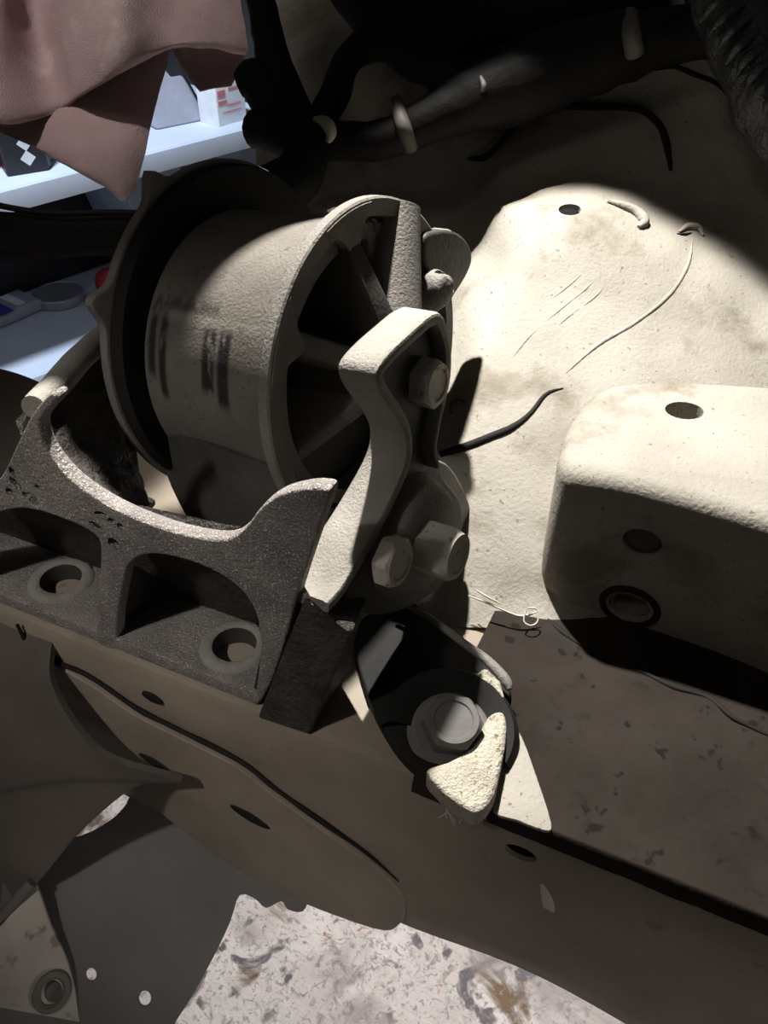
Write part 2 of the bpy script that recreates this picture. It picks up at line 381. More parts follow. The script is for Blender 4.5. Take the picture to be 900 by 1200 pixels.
# lapped doubler plate spot-welded to the rail's near face
dbl = plate('doubler_plate', FFace, [(43, 768), (100, 792), (160, 832), (205, 855), (280, 893), (325, 928), (375, 963), (430, 1002), (466, 1034), (477, 1056), (470, 1078), (440, 1082), (330, 1040), (240, 985), (150, 910), (90, 840)], [], 0.0, .0028, .0007, railmat, None, 4)
FG = FFace.off(.0018)
tube('dark_seam_line', [on_plane(u, v, FG.p, NF) for u, v in ((20, 732), (43, 766), (100, 790), (160, 830), (205, 853), (280, 891), (325, 926), (375, 961), (430, 1000), (467, 1033))], [.0008, .0014, .0010, .0012, .0011, .0012, .0010, .0012, .0008, .0003], rubber, car, 8, 5, .3)  # dark tube paints the shadow line along the doubler's edge
attach(dbl, car)
def slot_patch(u, v, L, W, ang, h):  # flat black patches paint the darkness of open slots
    p = on_plane(u, v, edge0, NF) + NF * h; x = R_ * math.cos(ang) + zup * math.sin(ang)
    pts = [(L / 2 * math.cos(t * .314) , W / 2 * math.sin(t * .314) * (1 - .25 * abs(math.cos(t * .314)))) for t in range(20)]
    plate('dark_slot_patch', Frame(p, NF, x), pts, [], -.002, .0004, .0002, rubber, car, 1, raw=True)
slot_patch(180, 816, .0105, .0050, -.18, .0012); slot_patch(186, 888, .0175, .0068, -.22, .003); slot_patch(297, 951, .021, .0075, -.25, .003)

# inner fender: sloping arch that rises to a hump, then a steep panel behind
U = [300, 420, 500, 555, 600, 650, 720, 780, 840, 910, 1000]
def row(v, ds): return [(u, v + (dv if isinstance(dv, (int, float)) else 0), d) for (u, d), dv in zip(zip(U, ds), [0] * len(U))]
rows = [
 row(-60, [.60, .56, .53, .51, .50, .49, .485, .48, .475, .47, .465]),
 row(40,  [.59, .56, .53, .51, .50, .49, .485, .48, .475, .47, .465]),
 row(110, [.58, .56, .53, .515, .505, .495, .49, .488, .482, .475, .468]),
 row(160, [.57, .555, .53, .515, .50, .488, .485, .483, .480, .474, .468]),
 row(205, [.56, .55, .53, .515, .492, .480, .477, .478, .478, .473, .466]),
 row(226, [.56, .55, .53, .513, .485, .463, .462, .473, .476, .472, .465]),
 row(248, [.555, .545, .525, .508, .462, .447, .449, .463, .472, .471, .464]),
 row(290, [.55, .54, .52, .49, .445, .437, .438, .444, .455, .465, .462]),
 row(340, [.54, .53, .505, .455, .434, .430, .430, .433, .436, .450, .455]),
 row(400, [.52, .51, .47, .430, .423, .420, .420, .422, .424, .428, .440]),
 row(470, [.49, .47, .43, .413, .409, .407, .407, .408, .410, .414, .420]),
 row(540, [.46, .44, .41, .399, .396, .395, .395, .396, .398, .400, .405]),
 row(620, [.42, .41, .395, .389, .386, .385, .385, .386, .387, .389, .392]),
 row(690, [.40, .39, .385, .381, .379, .378, .378, .379, .380, .382, .385]),
 row(735, [.385, .38, .378, .375, .373, .372, .372, .373, .374, .376, .378]),
]
fender = sheet('inner_fender', rows, paint, car, 7, .003, True, (.0012, 28))
# boxed bracket welded to the arch
bz = RZ + .0756
top_poly = [(.0715, .268), (.076, .296), (.090, .322), (.105, .334), (.140, .336), (.19, .330), (.235, .322), (.235, .175), (.190, .205), (.140, .236), (.10, .256)]
BX = Frame((0, 0, RZ - .02), zup, (1, 0, 0))
bo = plate('boxed_bracket', BX, [(p[0], p[1]) for p in top_poly], [], 0, bz - RZ + .02, .0075, paint, None, 4, raw=True)
fdir = Vector((.14 - .0715, .236 - .268, 0)).normalized(); fn = Vector((fdir.y, -fdir.x, 0)); fn = fn if fn.y < 0 else -fn
ptop = on_plane(802, 481, Vector((0, 0, bz)), zup)
fp0 = Vector((.105, .2525, RZ + .03))
pA = on_plane(752, 637, fp0, fn); pB = on_plane(737, 712, fp0, fn)
cut(bo, [prism_cutter(ptop, zup, .0082, .0068, .02, (1, 0, 0)), prism_cutter(pA, fn, .0078, .0064, .0032, fdir), prism_cutter(pB, fn, .0088, .0068, .012, fdir)])
attach(bo, car)
lathe('hole_plug', Frame(pA - fn * .0028, fn, fdir), [(0, .0012), (.006, .0010), (.0076, 0), (.0076, -.0008)], darkhole, bo, 28, 1.02)
lathe('threaded_nut', Frame(pB - fn * .010, fn, fdir), sum([[(.0078, .0012 * k), (.0066, .0012 * k + .0006)] for k in range(7)], []), railmat, bo, 28, 1.12)
lathe('weld_ring', Frame(pB + fn * .0003, fn, fdir), [(.0088, -.001), (.0092, .0006), (.0105, .0006), (.0115, -.001)], paint_dk, bo, 36, 1.15)
print('BOX', project(pA), project(pB), project(ptop))
s_ap = (on_plane(484, 918, edge0, NF) - edge0).dot(R_)
sheet('rail_inner_flange', [[tuple(edge0 + R_ * q - NF * o + zup * h) for q in (-.125, -.06, 0, .05, .1)] for o, h in ((.07, -.003), (.085, -.0035), (.10, -.003), (.115, -.001), (.13, .004))], railmat, car, 4, .002, False)
tb = on_plane(152, 604, Vector((0, 0, RZ + .010)), zup)
TBF = Frame(tb, zup, -NF)
plate('pale_tab', TBF, [(-.004, -.004), (.012, -.005), (.0145, -.003), (.0145, .003), (.012, .005), (-.004, .004)], [], -.002, .001, .0004, paint, car, 3, raw=True)
sheet('fender_edge_panel', [[(-60, 418, .46), (0, 432, .45), (30, 441, .445), (64, 456, .44)], [(-60, 480, .455), (0, 490, .445), (30, 500, .44), (70, 505, .435)], [(-60, 580, .44), (0, 590, .43), (30, 600, .425), (70, 600, .42)], [(-60, 700, .41), (0, 720, .40), (30, 730, .396), (60, 735, .392)]], archm, car, 5, .003)
# rail top apron that runs up to the box
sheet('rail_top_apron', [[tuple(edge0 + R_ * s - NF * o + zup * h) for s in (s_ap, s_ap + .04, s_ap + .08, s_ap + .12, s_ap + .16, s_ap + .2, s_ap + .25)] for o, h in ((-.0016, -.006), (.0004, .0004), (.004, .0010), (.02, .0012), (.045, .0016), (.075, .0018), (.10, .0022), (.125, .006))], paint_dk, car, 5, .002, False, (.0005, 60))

# ------------------------------------------------------------------ engine mount (can, flange, cast cover)
th, ph = math.radians(60), -.25
AX = camvec(math.cos(ph) * math.sin(th), math.sin(ph), math.cos(ph) * math.cos(th))
MC = P(436, 433, .36)
MF = Frame(MC, AX, UP)                                  # local z: axis towards the viewer, local x: up in the picture
def ang_at(u, v, h=0): x, y = MF.off(h).uv(u, v); return math.degrees(math.atan2(y, x)), math.hypot(x, y)
MARKS = [(1.56, 1.98, -.041, -.0345, (.012, .010, .012)), (1.54, 2.06, -.0325, -.0265, (.012, .010, .012)), (1.46, 1.95, -.0705, -.0665, (.014, .012, .011)), (1.52, 2.1, -.0645, -.0605, (.014, .012, .011)), (1.40, 1.47, -.070, -.036, (.035, .03, .027)), (1.50, 1.54, -.062, -.010, (.17, .155, .13))]
mount = empty('engine_mount', MC - AX * .04 - zup * .075, 'round grey-brown engine mount can with black rear flange and ribbed cast end cover', 'engine mount')
RB, RF, LB = .0588, .0690, .0725
can = lathe('mount_can', MF, [(RB - .004, -LB - .002), (RB, -LB), (RB, -.05), (RB + .0006, -.03), (RB + .0022, -.012), (RB + .004, -.0062), (RB + .003, -.0045), (RB - .002, -.004)], housing_material(), None, 96)
pc = None
ca, cr = ang_at(320, 275, -.03)
hdir = MF.x * math.cos(math.radians(12)) + MF.y * math.sin(math.radians(12))
pc = MC - AX * .026 + hdir * RB
cut(can, [prism_cutter(pc, hdir, .0036, .0052, .008, AX)]); attach(can, mount)
MF2 = Frame(MC + MF.x * .005, AX, UP)
lathe('rear_flange', MF2, [(RB - .006, -LB - .001), (.0715, -LB - .000), (.0725, -LB - .002), (.0725, -LB - .006), (.068, -LB - .010), (.03, -LB - .010)], rubber, mount, 96)
# pale steel back plate with tabs around its rim
bp = []
tabs = [ang_at(118, 372, -LB - .01)[0], ang_at(182, 246, -LB - .01)[0], ang_at(118, 372, -LB - .01)[0] + 140]
for i in range(180):
    a = 2 * i; r = .0742
    for t in tabs:
        dlt = abs((a - t + 180) % 360 - 180); r += .0085 * math.exp(-(dlt / 4.2) ** 2)
    bp.append((r * math.cos(math.radians(a)), r * math.sin(math.radians(a))))
plate('back_plate', MF2, bp, [], -LB - .0105, -LB - .0060, .001, covermat, mount, 1, raw=True)
# cast end cover
lathe('seam_ring', MF, [(RB + .002, -.0062), (RF - .0025, -.0056), (RF - .0025, -.0030), (RB, -.0030)], rubber, mount, 96)
lathe('cover_rim', MF, [(RB - .006, -.0035), (RF, -.0035), (RF, .0005), (RF - .0008, .0012), (RF - .007, .0012), (RF - .0075, -.001), (RF - .0115, -.022), (.03, -.030), (0, -.030)], covermat, mount, 96)
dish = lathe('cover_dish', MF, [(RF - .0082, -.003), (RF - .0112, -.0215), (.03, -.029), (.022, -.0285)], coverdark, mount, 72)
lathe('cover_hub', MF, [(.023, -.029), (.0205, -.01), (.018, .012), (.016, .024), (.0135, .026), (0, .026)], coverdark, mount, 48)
def rib(name, angdeg, r0, r1, zt0, zt1, t0, t1, mt, nub=0.0):
    a = math.radians(angdeg); e = MF.x * math.cos(a) + MF.y * math.sin(a); s = MF.z.cross(e)
    b, tp = [], []
    for (r, z, t) in ((r0, zt0, t0), (r1, zt1, t1)):
        b += [MC + e * r - s * t + AX * -.029, MC + e * r + s * t + AX * -.029]; tp += [MC + e * r - s * t * .8 + AX * z, MC + e * r + s * t * .8 + AX * z]
    idx = (0, 1, 3, 2)
    return solid(name, [b[i] for i in idx], [tp[i] for i in idx], mt, mount, .0016)
def nubp(angdeg, w=9.0, depth=.012):
    pts = []
    for k in range(15):
        a = math.radians(angdeg - w * 1.6 + w * 3.2 * k / 14); pts.append(((RF - .0015) * math.cos(a), (RF - .0015) * math.sin(a)))
    for k in range(14, -1, -1):
        t = (k - 7) / 7; a = math.radians(angdeg + t * w * 1.6); r = RF - .0065 - depth * math.exp(-(t / .45) ** 2)
        pts.append((r * math.cos(a), r * math.sin(a)))
    plate('rim_nub', MF, pts, [], -.0025, .0016, .0004, covermat, mount, 1, raw=True)
a1 = ang_at(335, 392)[0]; a2 = ang_at(350, 560)[0]; a3 = ang_at(408, 262)[0]; a4 = ang_at(478, 240)[0]
rib('cover_rib', a1, .012, RF - .0115, .010, -.006, .006, .0045, covermat); nubp(a1 + 3)
rib('cover_rib', a2, .012, RF - .0115, .010, -.008, .006, .0030, covermat)
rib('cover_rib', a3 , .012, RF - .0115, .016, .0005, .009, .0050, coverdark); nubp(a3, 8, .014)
e4 = MF.x * math.cos(math.radians(a4)) + MF.y * math.sin(math.radians(a4))
tube('cover_boss', [MC + e4 * .014 + AX * .004, MC + e4 * .04 + AX * -.001, MC + e4 * (RF - .002) + AX * -.006], [.0150, .0128, .0108], covermat, mount, 28, 4)
pad = plate('cover_pad', MF.off(-.003), [(424, 252), (440, 244), (458, 243), (462, 300), (456, 350), (447, 356), (440, 320), (432, 285)], [], -.026, 0, .0008, covermat, mount)
for (u, v, a, b) in ((437, 258, .0036, .0008), (438, 264, .001, .0016), (440, 270, .0022, .0008), (441, 277, .0008, .002), (443, 284, .0024, .0008), (444, 291, .001, .0016), (446, 298, .0022, .0008), (447, 305, .0009, .0018), (449, 312, .0022, .0008), (451, 320, .0010, .0016)):
    x, y = MF.off(-.003).uv(u, v)
    box('cast_mark', Frame(MF.off(-.003).M @ Vector((x, y, 0)), AX, MF.y), a, b, .0009, covermat, pad)
# rounded ear behind the arm
EF = MF.off(.004)
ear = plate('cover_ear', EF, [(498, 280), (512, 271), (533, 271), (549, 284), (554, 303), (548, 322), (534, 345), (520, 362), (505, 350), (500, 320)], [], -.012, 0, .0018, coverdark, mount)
lathe('ear_edge_band', Frame(on_plane(526, 302, EF.p, EF.z), AX, UP), [(.0100, -.0115), (.0106, -.009), (.0106, -.003), (.0100, -.0008)], armmat, ear, 40, 1.15, 0, 360)
tube('ear_post', [on_plane(489, 352, MF.off(-.002).p, AX), on_plane(517, 334, MF.off(.011).p, AX), on_plane(521, 331, MF.off(.0125).p, AX)], [.0095, .0075, .004], covermat, mount, 20, 3)
# skirt below the can
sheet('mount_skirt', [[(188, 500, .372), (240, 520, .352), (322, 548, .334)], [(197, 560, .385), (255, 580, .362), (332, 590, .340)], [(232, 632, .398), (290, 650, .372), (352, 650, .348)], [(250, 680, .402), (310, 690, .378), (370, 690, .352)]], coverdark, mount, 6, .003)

# ------------------------------------------------------------------ cast bracket that holds the mount
bracket = empty('mount_bracket', edge0 - NF * .03, 'sooty cast aluminium bracket with two bolt pockets and a curved S-shaped arm', 'bracket')
FB = Frame(edge0 - NF * .004, NF, R_)                   # the bracket's near face, upright on the rail edge
bot = lambda u: project(edge0 - NF * .004 + R_ * ((on_plane(u, 790, edge0, NF) - edge0).dot(R_)) + zup * .0)
def base_v(u):                                           # picture row of the rail top along the bracket's near face
    lo, hi = 500, 1100
    for _ in range(40):
        m = (lo + hi) / 2
        if on_plane(u, m, FB.p, NF).z > RZ: lo = m
        else: hi = m
    return lo
print('BASE', [(u, round(base_v(u))) for u in (5, 110, 135, 300, 360)])
out = [(-60, base_v(-60)), (-60, 640), (-30, 590), (0, 560), (20, 520), (36, 488), (57, 463), (66, 470), (48, 490), (47, 510), (58, 535), (85, 565), (130, 595), (190, 620), (240, 632), (268, 632), (288, 618), (303, 598), (324, 582), (352, 574), (374, 573), (386, 580), (377, 610), (360, 660), (347, 702), (336, 745), (318, 800), (302, base_v(302)), (300, base_v(300))]
pocket2 = [(150, 660), (175, 650), (215, 656), (255, 672), (284, 694), (300, 722), (306, 760), (304, 800), (303, 842)]
front = out[:-2] + [(303, base_v(303))]
def densify(pts, n=4): return smooth(pts, n)
# near face: outline runs round the two pockets, open at the foot
face = out[1:27] + [(300, base_v(300)), (302, 790), (305, 755), (300, 722), (284, 694), (255, 672), (215, 656), (176, 650), (152, 660), (143, 690), (137, 725), (134, base_v(134)), (114, base_v(114)), (114, 720), (116, 680), (117, 640), (108, 625), (80, 611), (40, 598), (10, 598), (-15, 610), (-25, 640), (-28, 700), (-30, base_v(-30)), (-60, base_v(-60))]
fo = plate('near_face', FB, face, [], -.0065, 0, .0012, bracketmat, None, 4)
pits = []
for (u, v, a, b, an) in [(118, 603, .0022, .001, .2), (112, 616, .0022, .0011, -.25), (131, 611, .0013, .0011, 0), (141, 617, .0011, .0012, 0), (133, 637, .0020, .0019, .3), (14, 553, .0011, .0016, 0), (19, 568, .0014, .0026, .6), (12, 577, .0016, .0015, 0), (39, 586, .0018, .0026, .3), (29, 580, .001, .0014, 0), (44, 571, .001, .0009, 0)]:
    p = on_plane(u, v, FB.p, NF); pits.append(prism_cutter(p, NF, a * 1.5, b * 1.5, .0045, R_ * math.cos(an) + zup * math.sin(an), 9))
cut(fo, pits); attach(fo, bracket)
for (u, v) in ((124, 604), (137, 622), (26, 572), (10, 562)):   # raised dross around the casting pits
    p = on_plane(u, v, FB.p, NF)
    for k in range(5):
        q = p + R_ * random.uniform(-.0035, .0035) + zup * random.uniform(-.003, .003)
        pass
def wp(s, o, h): return edge0 + R_ * s - NF * o + zup * h      # rail coordinates: along, back, up
def s_of(u, v): return (on_plane(u, v, FB.p, NF) - edge0).dot(R_)
sL, sR = s_of(-60, 690), s_of(303, base_v(303))
s_m0, s_m1 = s_of(114, base_v(114)), s_of(135, base_v(135))
# foot with two bolt holes
ft = Frame(edge0, zup, R_)
hA = on_plane(72, 680, Vector((0, 0, RZ + .008)), zup); hB = on_plane(275, 757, Vector((0, 0, RZ + .008)), zup)
foot = solid('foot', [wp(sL, .004, .0004), wp(sR, .004, .0004), wp(sR, .040, .0004), wp(sL, .040, .0004)], [wp(sL, .004, .008), wp(sR, .004, .008), wp(sR, .040, .008), wp(sL, .040, .008)], bracketmat, None, .0008)
cut(foot, [prism_cutter(hA, zup, .0092, .0092, .02, R_, 32), prism_cutter(hB, zup, .0092, .0092, .02, R_, 32)]); attach(foot, bracket)
for h in (hA, hB):
    lathe('machined_seat', Frame(h, zup, R_), [(.0092, -.0075), (.0092, .0012), (.0100, .0017), (.0125, .0017), (.0138, .0010), (.0150, -.0005)], armmat, bracket, 40)
    lathe('hole_bore', Frame(h, zup, R_), [(.0091, .001), (.0086, -.002), (.0086, -.0076)], coverdark, bracket, 40)
# sloping back and webs
def hgt(u, v): return on_plane(u, v, FB.p, NF).z - RZ
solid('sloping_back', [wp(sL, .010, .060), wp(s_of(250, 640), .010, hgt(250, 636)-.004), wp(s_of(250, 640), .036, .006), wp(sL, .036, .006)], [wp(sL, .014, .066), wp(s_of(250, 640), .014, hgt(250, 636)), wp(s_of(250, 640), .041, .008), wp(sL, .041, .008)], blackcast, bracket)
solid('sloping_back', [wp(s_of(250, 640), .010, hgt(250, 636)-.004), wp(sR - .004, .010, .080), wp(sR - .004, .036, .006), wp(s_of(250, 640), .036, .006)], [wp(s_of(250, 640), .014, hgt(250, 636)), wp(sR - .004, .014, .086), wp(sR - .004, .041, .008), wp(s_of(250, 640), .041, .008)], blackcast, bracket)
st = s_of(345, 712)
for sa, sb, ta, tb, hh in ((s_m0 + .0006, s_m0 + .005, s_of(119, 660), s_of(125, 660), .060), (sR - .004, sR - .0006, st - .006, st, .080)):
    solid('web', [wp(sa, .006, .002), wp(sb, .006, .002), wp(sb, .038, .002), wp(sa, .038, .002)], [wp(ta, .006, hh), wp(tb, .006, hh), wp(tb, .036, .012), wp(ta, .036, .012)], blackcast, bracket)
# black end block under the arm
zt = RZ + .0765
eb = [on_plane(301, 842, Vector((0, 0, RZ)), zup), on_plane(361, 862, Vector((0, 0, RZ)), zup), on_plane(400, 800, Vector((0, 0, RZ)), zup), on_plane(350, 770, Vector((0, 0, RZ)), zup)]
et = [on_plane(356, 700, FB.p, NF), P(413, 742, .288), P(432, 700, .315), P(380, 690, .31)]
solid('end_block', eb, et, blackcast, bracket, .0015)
# left arm running back to the rear flange
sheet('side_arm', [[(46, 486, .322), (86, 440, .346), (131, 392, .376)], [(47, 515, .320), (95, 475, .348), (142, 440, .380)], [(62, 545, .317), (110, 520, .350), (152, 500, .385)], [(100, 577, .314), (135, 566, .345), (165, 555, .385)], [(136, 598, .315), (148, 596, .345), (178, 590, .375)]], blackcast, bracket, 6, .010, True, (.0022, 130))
tube('arm_edge', [P(40, 478, .318), P(62, 456, .331), (P(96, 418, .352)), P(132, 386, .376)], [.0050, .0054, .0054, .0052], armmat, bracket, 14, 6, .05)

# S-shaped arm: flanged ribbon round a recessed web
SP = on_plane(400, 690, FB.p, NF)
SF = Frame(P(470, 520, .298), AX, UP)
path = [(384, 706), (400, 688), (420, 655), (441, 618), (459, 582), (472, 552), (477, 530), (474, 508), (465, 490), (453, 473), (444, 457), (441, 442), (446, 427), (462, 408), (488, 384), (506, 369), (518, 367), (526, 384), (530, 410), (529, 440), (524, 470), (517, 500), (513, 525), (517, 545)]
def ribbon(name, fr, pts, width, thick, mt, parent):
    q = smooth([fr.uv(*p) for p in pts], 4, False); n = len(q); bm = bmesh.new(); rings = []
    for i, (x, y) in enumerate(q):
        a = Vector(q[max(i - 1, 0)]); b = Vector(q[min(i + 1, n - 1)]); t = (b - a).normalized(); s = Vector((-t.y, t.x))
        # side pointing outwards (left of the path in the picture)
        k = 1.0 if not callable(width) else 1.0
        wd = width(i / (n - 1)); tk = thick(i / (n - 1)); r = min(.0018, tk * .4); ring = []
        for (o, z) in ((0, -r), (r * .3, -r * .3), (r, 0), (tk - r, 0), (tk - r * .3, -r * .3), (tk, -r), (tk, -wd + r * 1.5), (tk - r * .5, -wd + r * .5), (tk - 1.5 * r, -wd), (1.5 * r, -wd), (r * .5, -wd + r * .5), (0, -wd + 1.5 * r)):
            ring.append(bm.verts.new((x + s.x * o * SGN, y + s.y * o * SGN, z)))
        rings.append(ring)
    m = len(rings[0])
    for A, B in zip(rings, rings[1:]):
        for k in range(m): bm.faces.new((A[k], A[(k + 1) % m], B[(k + 1) % m], B[k]))
    bm.faces.new(rings[0]); bm.faces.new(rings[-1][::-1]); bmesh.ops.recalc_face_normals(bm, faces=bm.faces)
    me = bpy.data.meshes.new(name); bm.to_mesh(me); bm.free(); shade(me, 40)
    o = link(name, me, mt); o.matrix_world = fr.M; return attach(o, parent)
SGN = -1
ribbon('arm_flange', SF, path, lambda t: .0165 + .007 * max(0, 1 - t / .3), lambda t: .0050 - .0028 * max(0, (t - .72) / .28), armmat, bracket)
web = [(404, 690), (440, 622), (468, 562), (477, 530), (464, 490), (441, 452), (441, 436), (488, 386), (512, 370), (527, 396), (529, 440), (516, 500), (513, 530), (520, 560), (540, 590), (540, 640), (524, 680), (480, 712), (430, 720)]
SW = SF.off(-.0055)
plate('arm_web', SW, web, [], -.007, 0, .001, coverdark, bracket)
SD = SF.off(-.012)
plate('end_plate', SD, [(470, 580), (500, 548), (520, 541), (538, 562), (551, 592), (552, 618), (543, 655), (527, 694), (514, 684), (480, 670)], [], -.005, 0, .0012, armmat, bracket)
# tapered boss carrying the lower bolts
cb = Frame(on_plane(478, 628, SW.p, AX), AX, UP)
lathe('tapered_boss', cb, [(.0265, -.002), (.0240, .004), (.0215, .0085), (.0195, .0098), (0, .0100)], covermat, bracket, 48)
hex_bolt('hex_bolt', Frame(on_plane(493, 447, SF.off(-.0055).p, AX), AX, UP), .0094, .0078, steel, bracket, .35)
hex_bolt('hex_bolt', Frame(on_plane(497, 640, SF.off(.004).p, AX), AX, UP), .0108, .0150, steel, bracket, .2, wash=(.0100, .003))
hex_bolt('hex_bolt', Frame(on_plane(452, 655, SF.off(.004).p, AX), AX, UP), .0098, .0065, steel, bracket, .6)

# ------------------------------------------------------------------ lower stay with flange bolt on the rail top
stay = empty('lower_stay', on_plane(520, 850, Vector((0, 0, RZ)), zup), 'black oily dished stay with dust-caked bolt and lug on the rail top', 'stay')
SZ = Frame(Vector((0, 0, RZ + .004)), zup, (1, 0, 0))
plate('dished_plate', SZ, [(414, 748), (432, 722), (470, 704), (515, 730), (560, 764), (594, 796), (596, 826), (580, 866), (572, 930), (540, 942), (496, 912), (460, 874), (430, 815)], [], -.004, .002, .0012, rubber, stay)
tube('rolled_edge', [P(462, 702, .362), P(500, 722, .355), P(545, 755, .345), P(572, 775, .338), P(592, 797, .333), P(597, 808, .331)], [.001, .0014, .0017, .0020, .0022, .0012], covermat, stay, 10, 5)
BF = Frame(on_plane(528, 856, Vector((0, 0, RZ + .008)), zup), (.05, -.25, 1), R_)
lathe('rubber_collar', BF, [(.012, -.008), (.0250, -.006), (.0262, -.001), (.0235, .0035), (.018, .0025), (.012, -.001), (0, -.001)], rubber, stay, 48, 1.0, -10, 200)
hex_bolt('hex_bolt', BF.off(.001), .0115, .010, liner, stay, .3, wash=(.0165, .003))
plate('dusty_lug', SZ.off(.006), [(500, 905), (530, 893), (556, 872), (572, 842), (590, 838), (593, 866), (586, 905), (577, 938), (558, 955), (536, 944), (514, 926)], [], -.008, .002, .0018, dustm, stay)
sheet('dust_crust', [[(548, 792, .338), (568, 786, .336), (588, 802, .332)], [(552, 806, .333), (572, 806, .331), (590, 818, .328)], [(556, 822, .332), (574, 828, .329), (588, 836, .327)]], dustm, stay, 6, .004, True, (.003, 160))
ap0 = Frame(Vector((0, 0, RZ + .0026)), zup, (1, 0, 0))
plate('painted_light_patch', ap0, [(599, 850), (612, 866), (630, 915), (646, 966), (638, 974), (606, 962), (578, 950), (584, 905), (592, 868)], [], -.001, .0006, .0003, paint, car, 3)  # paler patch paints a triangle of lamp light onto the apron
for k in range(7):
    u0 = 515 + k * 6 + random.uniform(-4, 4); p = P(u0, 925 + random.uniform(-8, 10), .306)
    tube('dust_thread', [p, p + Vector((random.uniform(-.004, .004), -.004, -.002)), p + Vector((random.uniform(-.006, .006), -.008, -.007))], .00022, whitem, stay, 5, 4)

# ------------------------------------------------------------------ wheel arch liner pieces, lower left
sheet('arch_panel', [[(-40, 690, .392), (20, 722, .384), (62, 745, .376)], [(-40, 790, .39), (20, 800, .378), (62, 806, .370)], [(-40, 880, .40), (60, 876, .385), (118, 884, .376)], [(-40, 930, .41), (80, 910, .390), (212, 916, .374)], [(-40, 960, .42), (60, 935, .400), (158, 922, .385)], [(-40, 1120, .44), (30, 1050, .415), (92, 976, .402)]], archm, car, 6, .003)
LF = Frame(P(180, 1080, .43), camvec(.25, .35, .9), RT)
plate('liner_panel', LF, [(40, 985), (92, 980), (128, 962), (148, 942), (162, 915), (210, 900), (300, 960), (360, 1020), (362, 1050), (355, 1068), (338, 1066), (330, 1056), (312, 1064), (300, 1054), (281, 1049), (270, 1080), (250, 1122), (226, 1166), (200, 1210), (190, 1260), (-20, 1260), (-20, 1160), (0, 1060), (10, 1000)], [[(107 + 6 * math.cos(t * .628), 1142 + 7.5 * math.sin(t * .628)) for t in range(10)], [(170 + 7 * math.cos(t * .628), 1170 + 9 * math.sin(t * .628)) for t in range(10)]], -.003, 0, .0004, liner, car, 3)
LC = Frame(P(50, 1130, .408), camvec(.2, .15, .95), RT)
gp = [(62 + 11 * math.cos(t * .628), 1162 + 13 * math.sin(t * .628)) for t in range(10)]
lp = plate('mud_flap_plate', LC, [(-40, 1130), (0, 1086), (38, 1042), (44, 1040), (60, 1085), (80, 1130), (92, 1190), (95, 1260), (-40, 1260)], [gp], -.003, 0, .0006, flapm, car, 3)
gc = LC.uv(61, 1162)
lathe('oval_grommet', Frame(LC.M @ Vector((gc[0], gc[1], 0)), LC.z, camvec(.5, .87, 0)), [(.0048, -.003), (.0048, .001), (.0058, .0022), (.0078, .0018), (.0084, 0)], clipm, lp, 36, 1.25)
tube('liner_edge_strip', [P(-20, 1096, .41), P(8, 1068, .41), P(38, 1034, .41)], .0028, liner, car, 8, 3)

# ------------------------------------------------------------------ wiring loom along the fender
loom = empty('wiring_loom', P(420, 165, .5), 'black taped wiring loom with clips running along the dark fender panel', 'wiring')
def T(name, pts, r, m=harnessm, rough=.12, n=14): return tube(name, [P(*p) for p in pts], r, m, loom, n, 6, rough)
T('main_trunk', [(300, 150, .49), (345, 160, .475), (390, 164, .47), (440, 165, .466), (490, 148, .463), (540, 122, .462), (600, 100, .462), (660, 76, .463), (730, 56, .462), (800, 40, .458), (880, 40, .452), (960, 60, .45)], [.011, .012, .0105, .0105, .0115, .016, .021, .021, .018, .014, .014, .014])
tube('overhead_shade_tube', [P(300, -20, .494), P(292, -70, .488), Vector((-.070, .53, .975)), Vector((-.022, .435, 1.0)), Vector((-.065, .408, 1.005)), Vector((-.115, .388, 1.0)), Vector((-.20, .35, .99))], [.009, .010, .016, .023, .026, .024, .016], harnessm, loom, 14, 6, .1)  # unseen run added above the mount to cast shade on its top
T('branch', [(290, -60, .50), (304, -10, .495), (318, 60, .49), (336, 120, .485), (350, 170, .482)], [.0085, .0085, .0095, .013, .014])
T('branch', [(372, 150, .475), (392, 110, .478), (408, 70, .485), (440, 50, .488), (500, 40, .49), (580, 20, .492)], [.008, .0085, .008, .011, .016, .02])
T('connector', [(280, 100, .49), (300, 95, .488), (322, 120, .485), (330, 150, .482)], [.007, .012, .013, .010])
T('branch', [(365, 172, .472), (352, 200, .468), (335, 225, .462), (315, 248, .455)], [.010, .014, .013, .010])
T('branch', [(352, 185, .47), (318, 200, .468), (288, 212, .462), (262, 236, .456)], [.006, .0045, .004, .006])
T('branch', [(345, 212, .46), (310, 222, .455), (280, 225, .452), (250, 240, .45)], [.009, .010, .009, .006])
T('dark_tube', [(430, -40, .50), (500, 20, .497), (560, 40, .495), (640, 30, .49), (760, -10, .487)], [.03, .034, .034, .03, .03])  # thick dark tube above the trunk
T('clip_strap', [(738, 18, .452), (740, 40, .442), (744, 64, .448)], [.0045, .005, .005], clipm, 0, 10)
T('clip_strap', [(464, 118, .462), (472, 146, .452), (482, 174, .463)], [.0035, .0042, .004], clipm, 0, 10)
T('white_tape_tag', [(368, 139, .4585), (382, 144, .457), (388, 156, .457), (384, 167, .458)], [.0012, .0034, .003, .0012], whitem, .2, 10)
T('pale_clip', [(563, 90, .443), (567, 100, .442), (566, 108, .443)], [.001, .0016, .001], clipm, 0, 8)
slv = empty('ribbed_sleeve', P(880, 70, .43), 'shiny black wrapped hose sleeve at the fender corner', 'hose')
tube('sleeve_body', [P(835, -30, .435), P(860, 20, .43), P(885, 70, .428), P(915, 130, .428), (P(960, 190, .43))], [.016, .017, .019, .020, .020], sleeve, slv, 24, 8, .18)
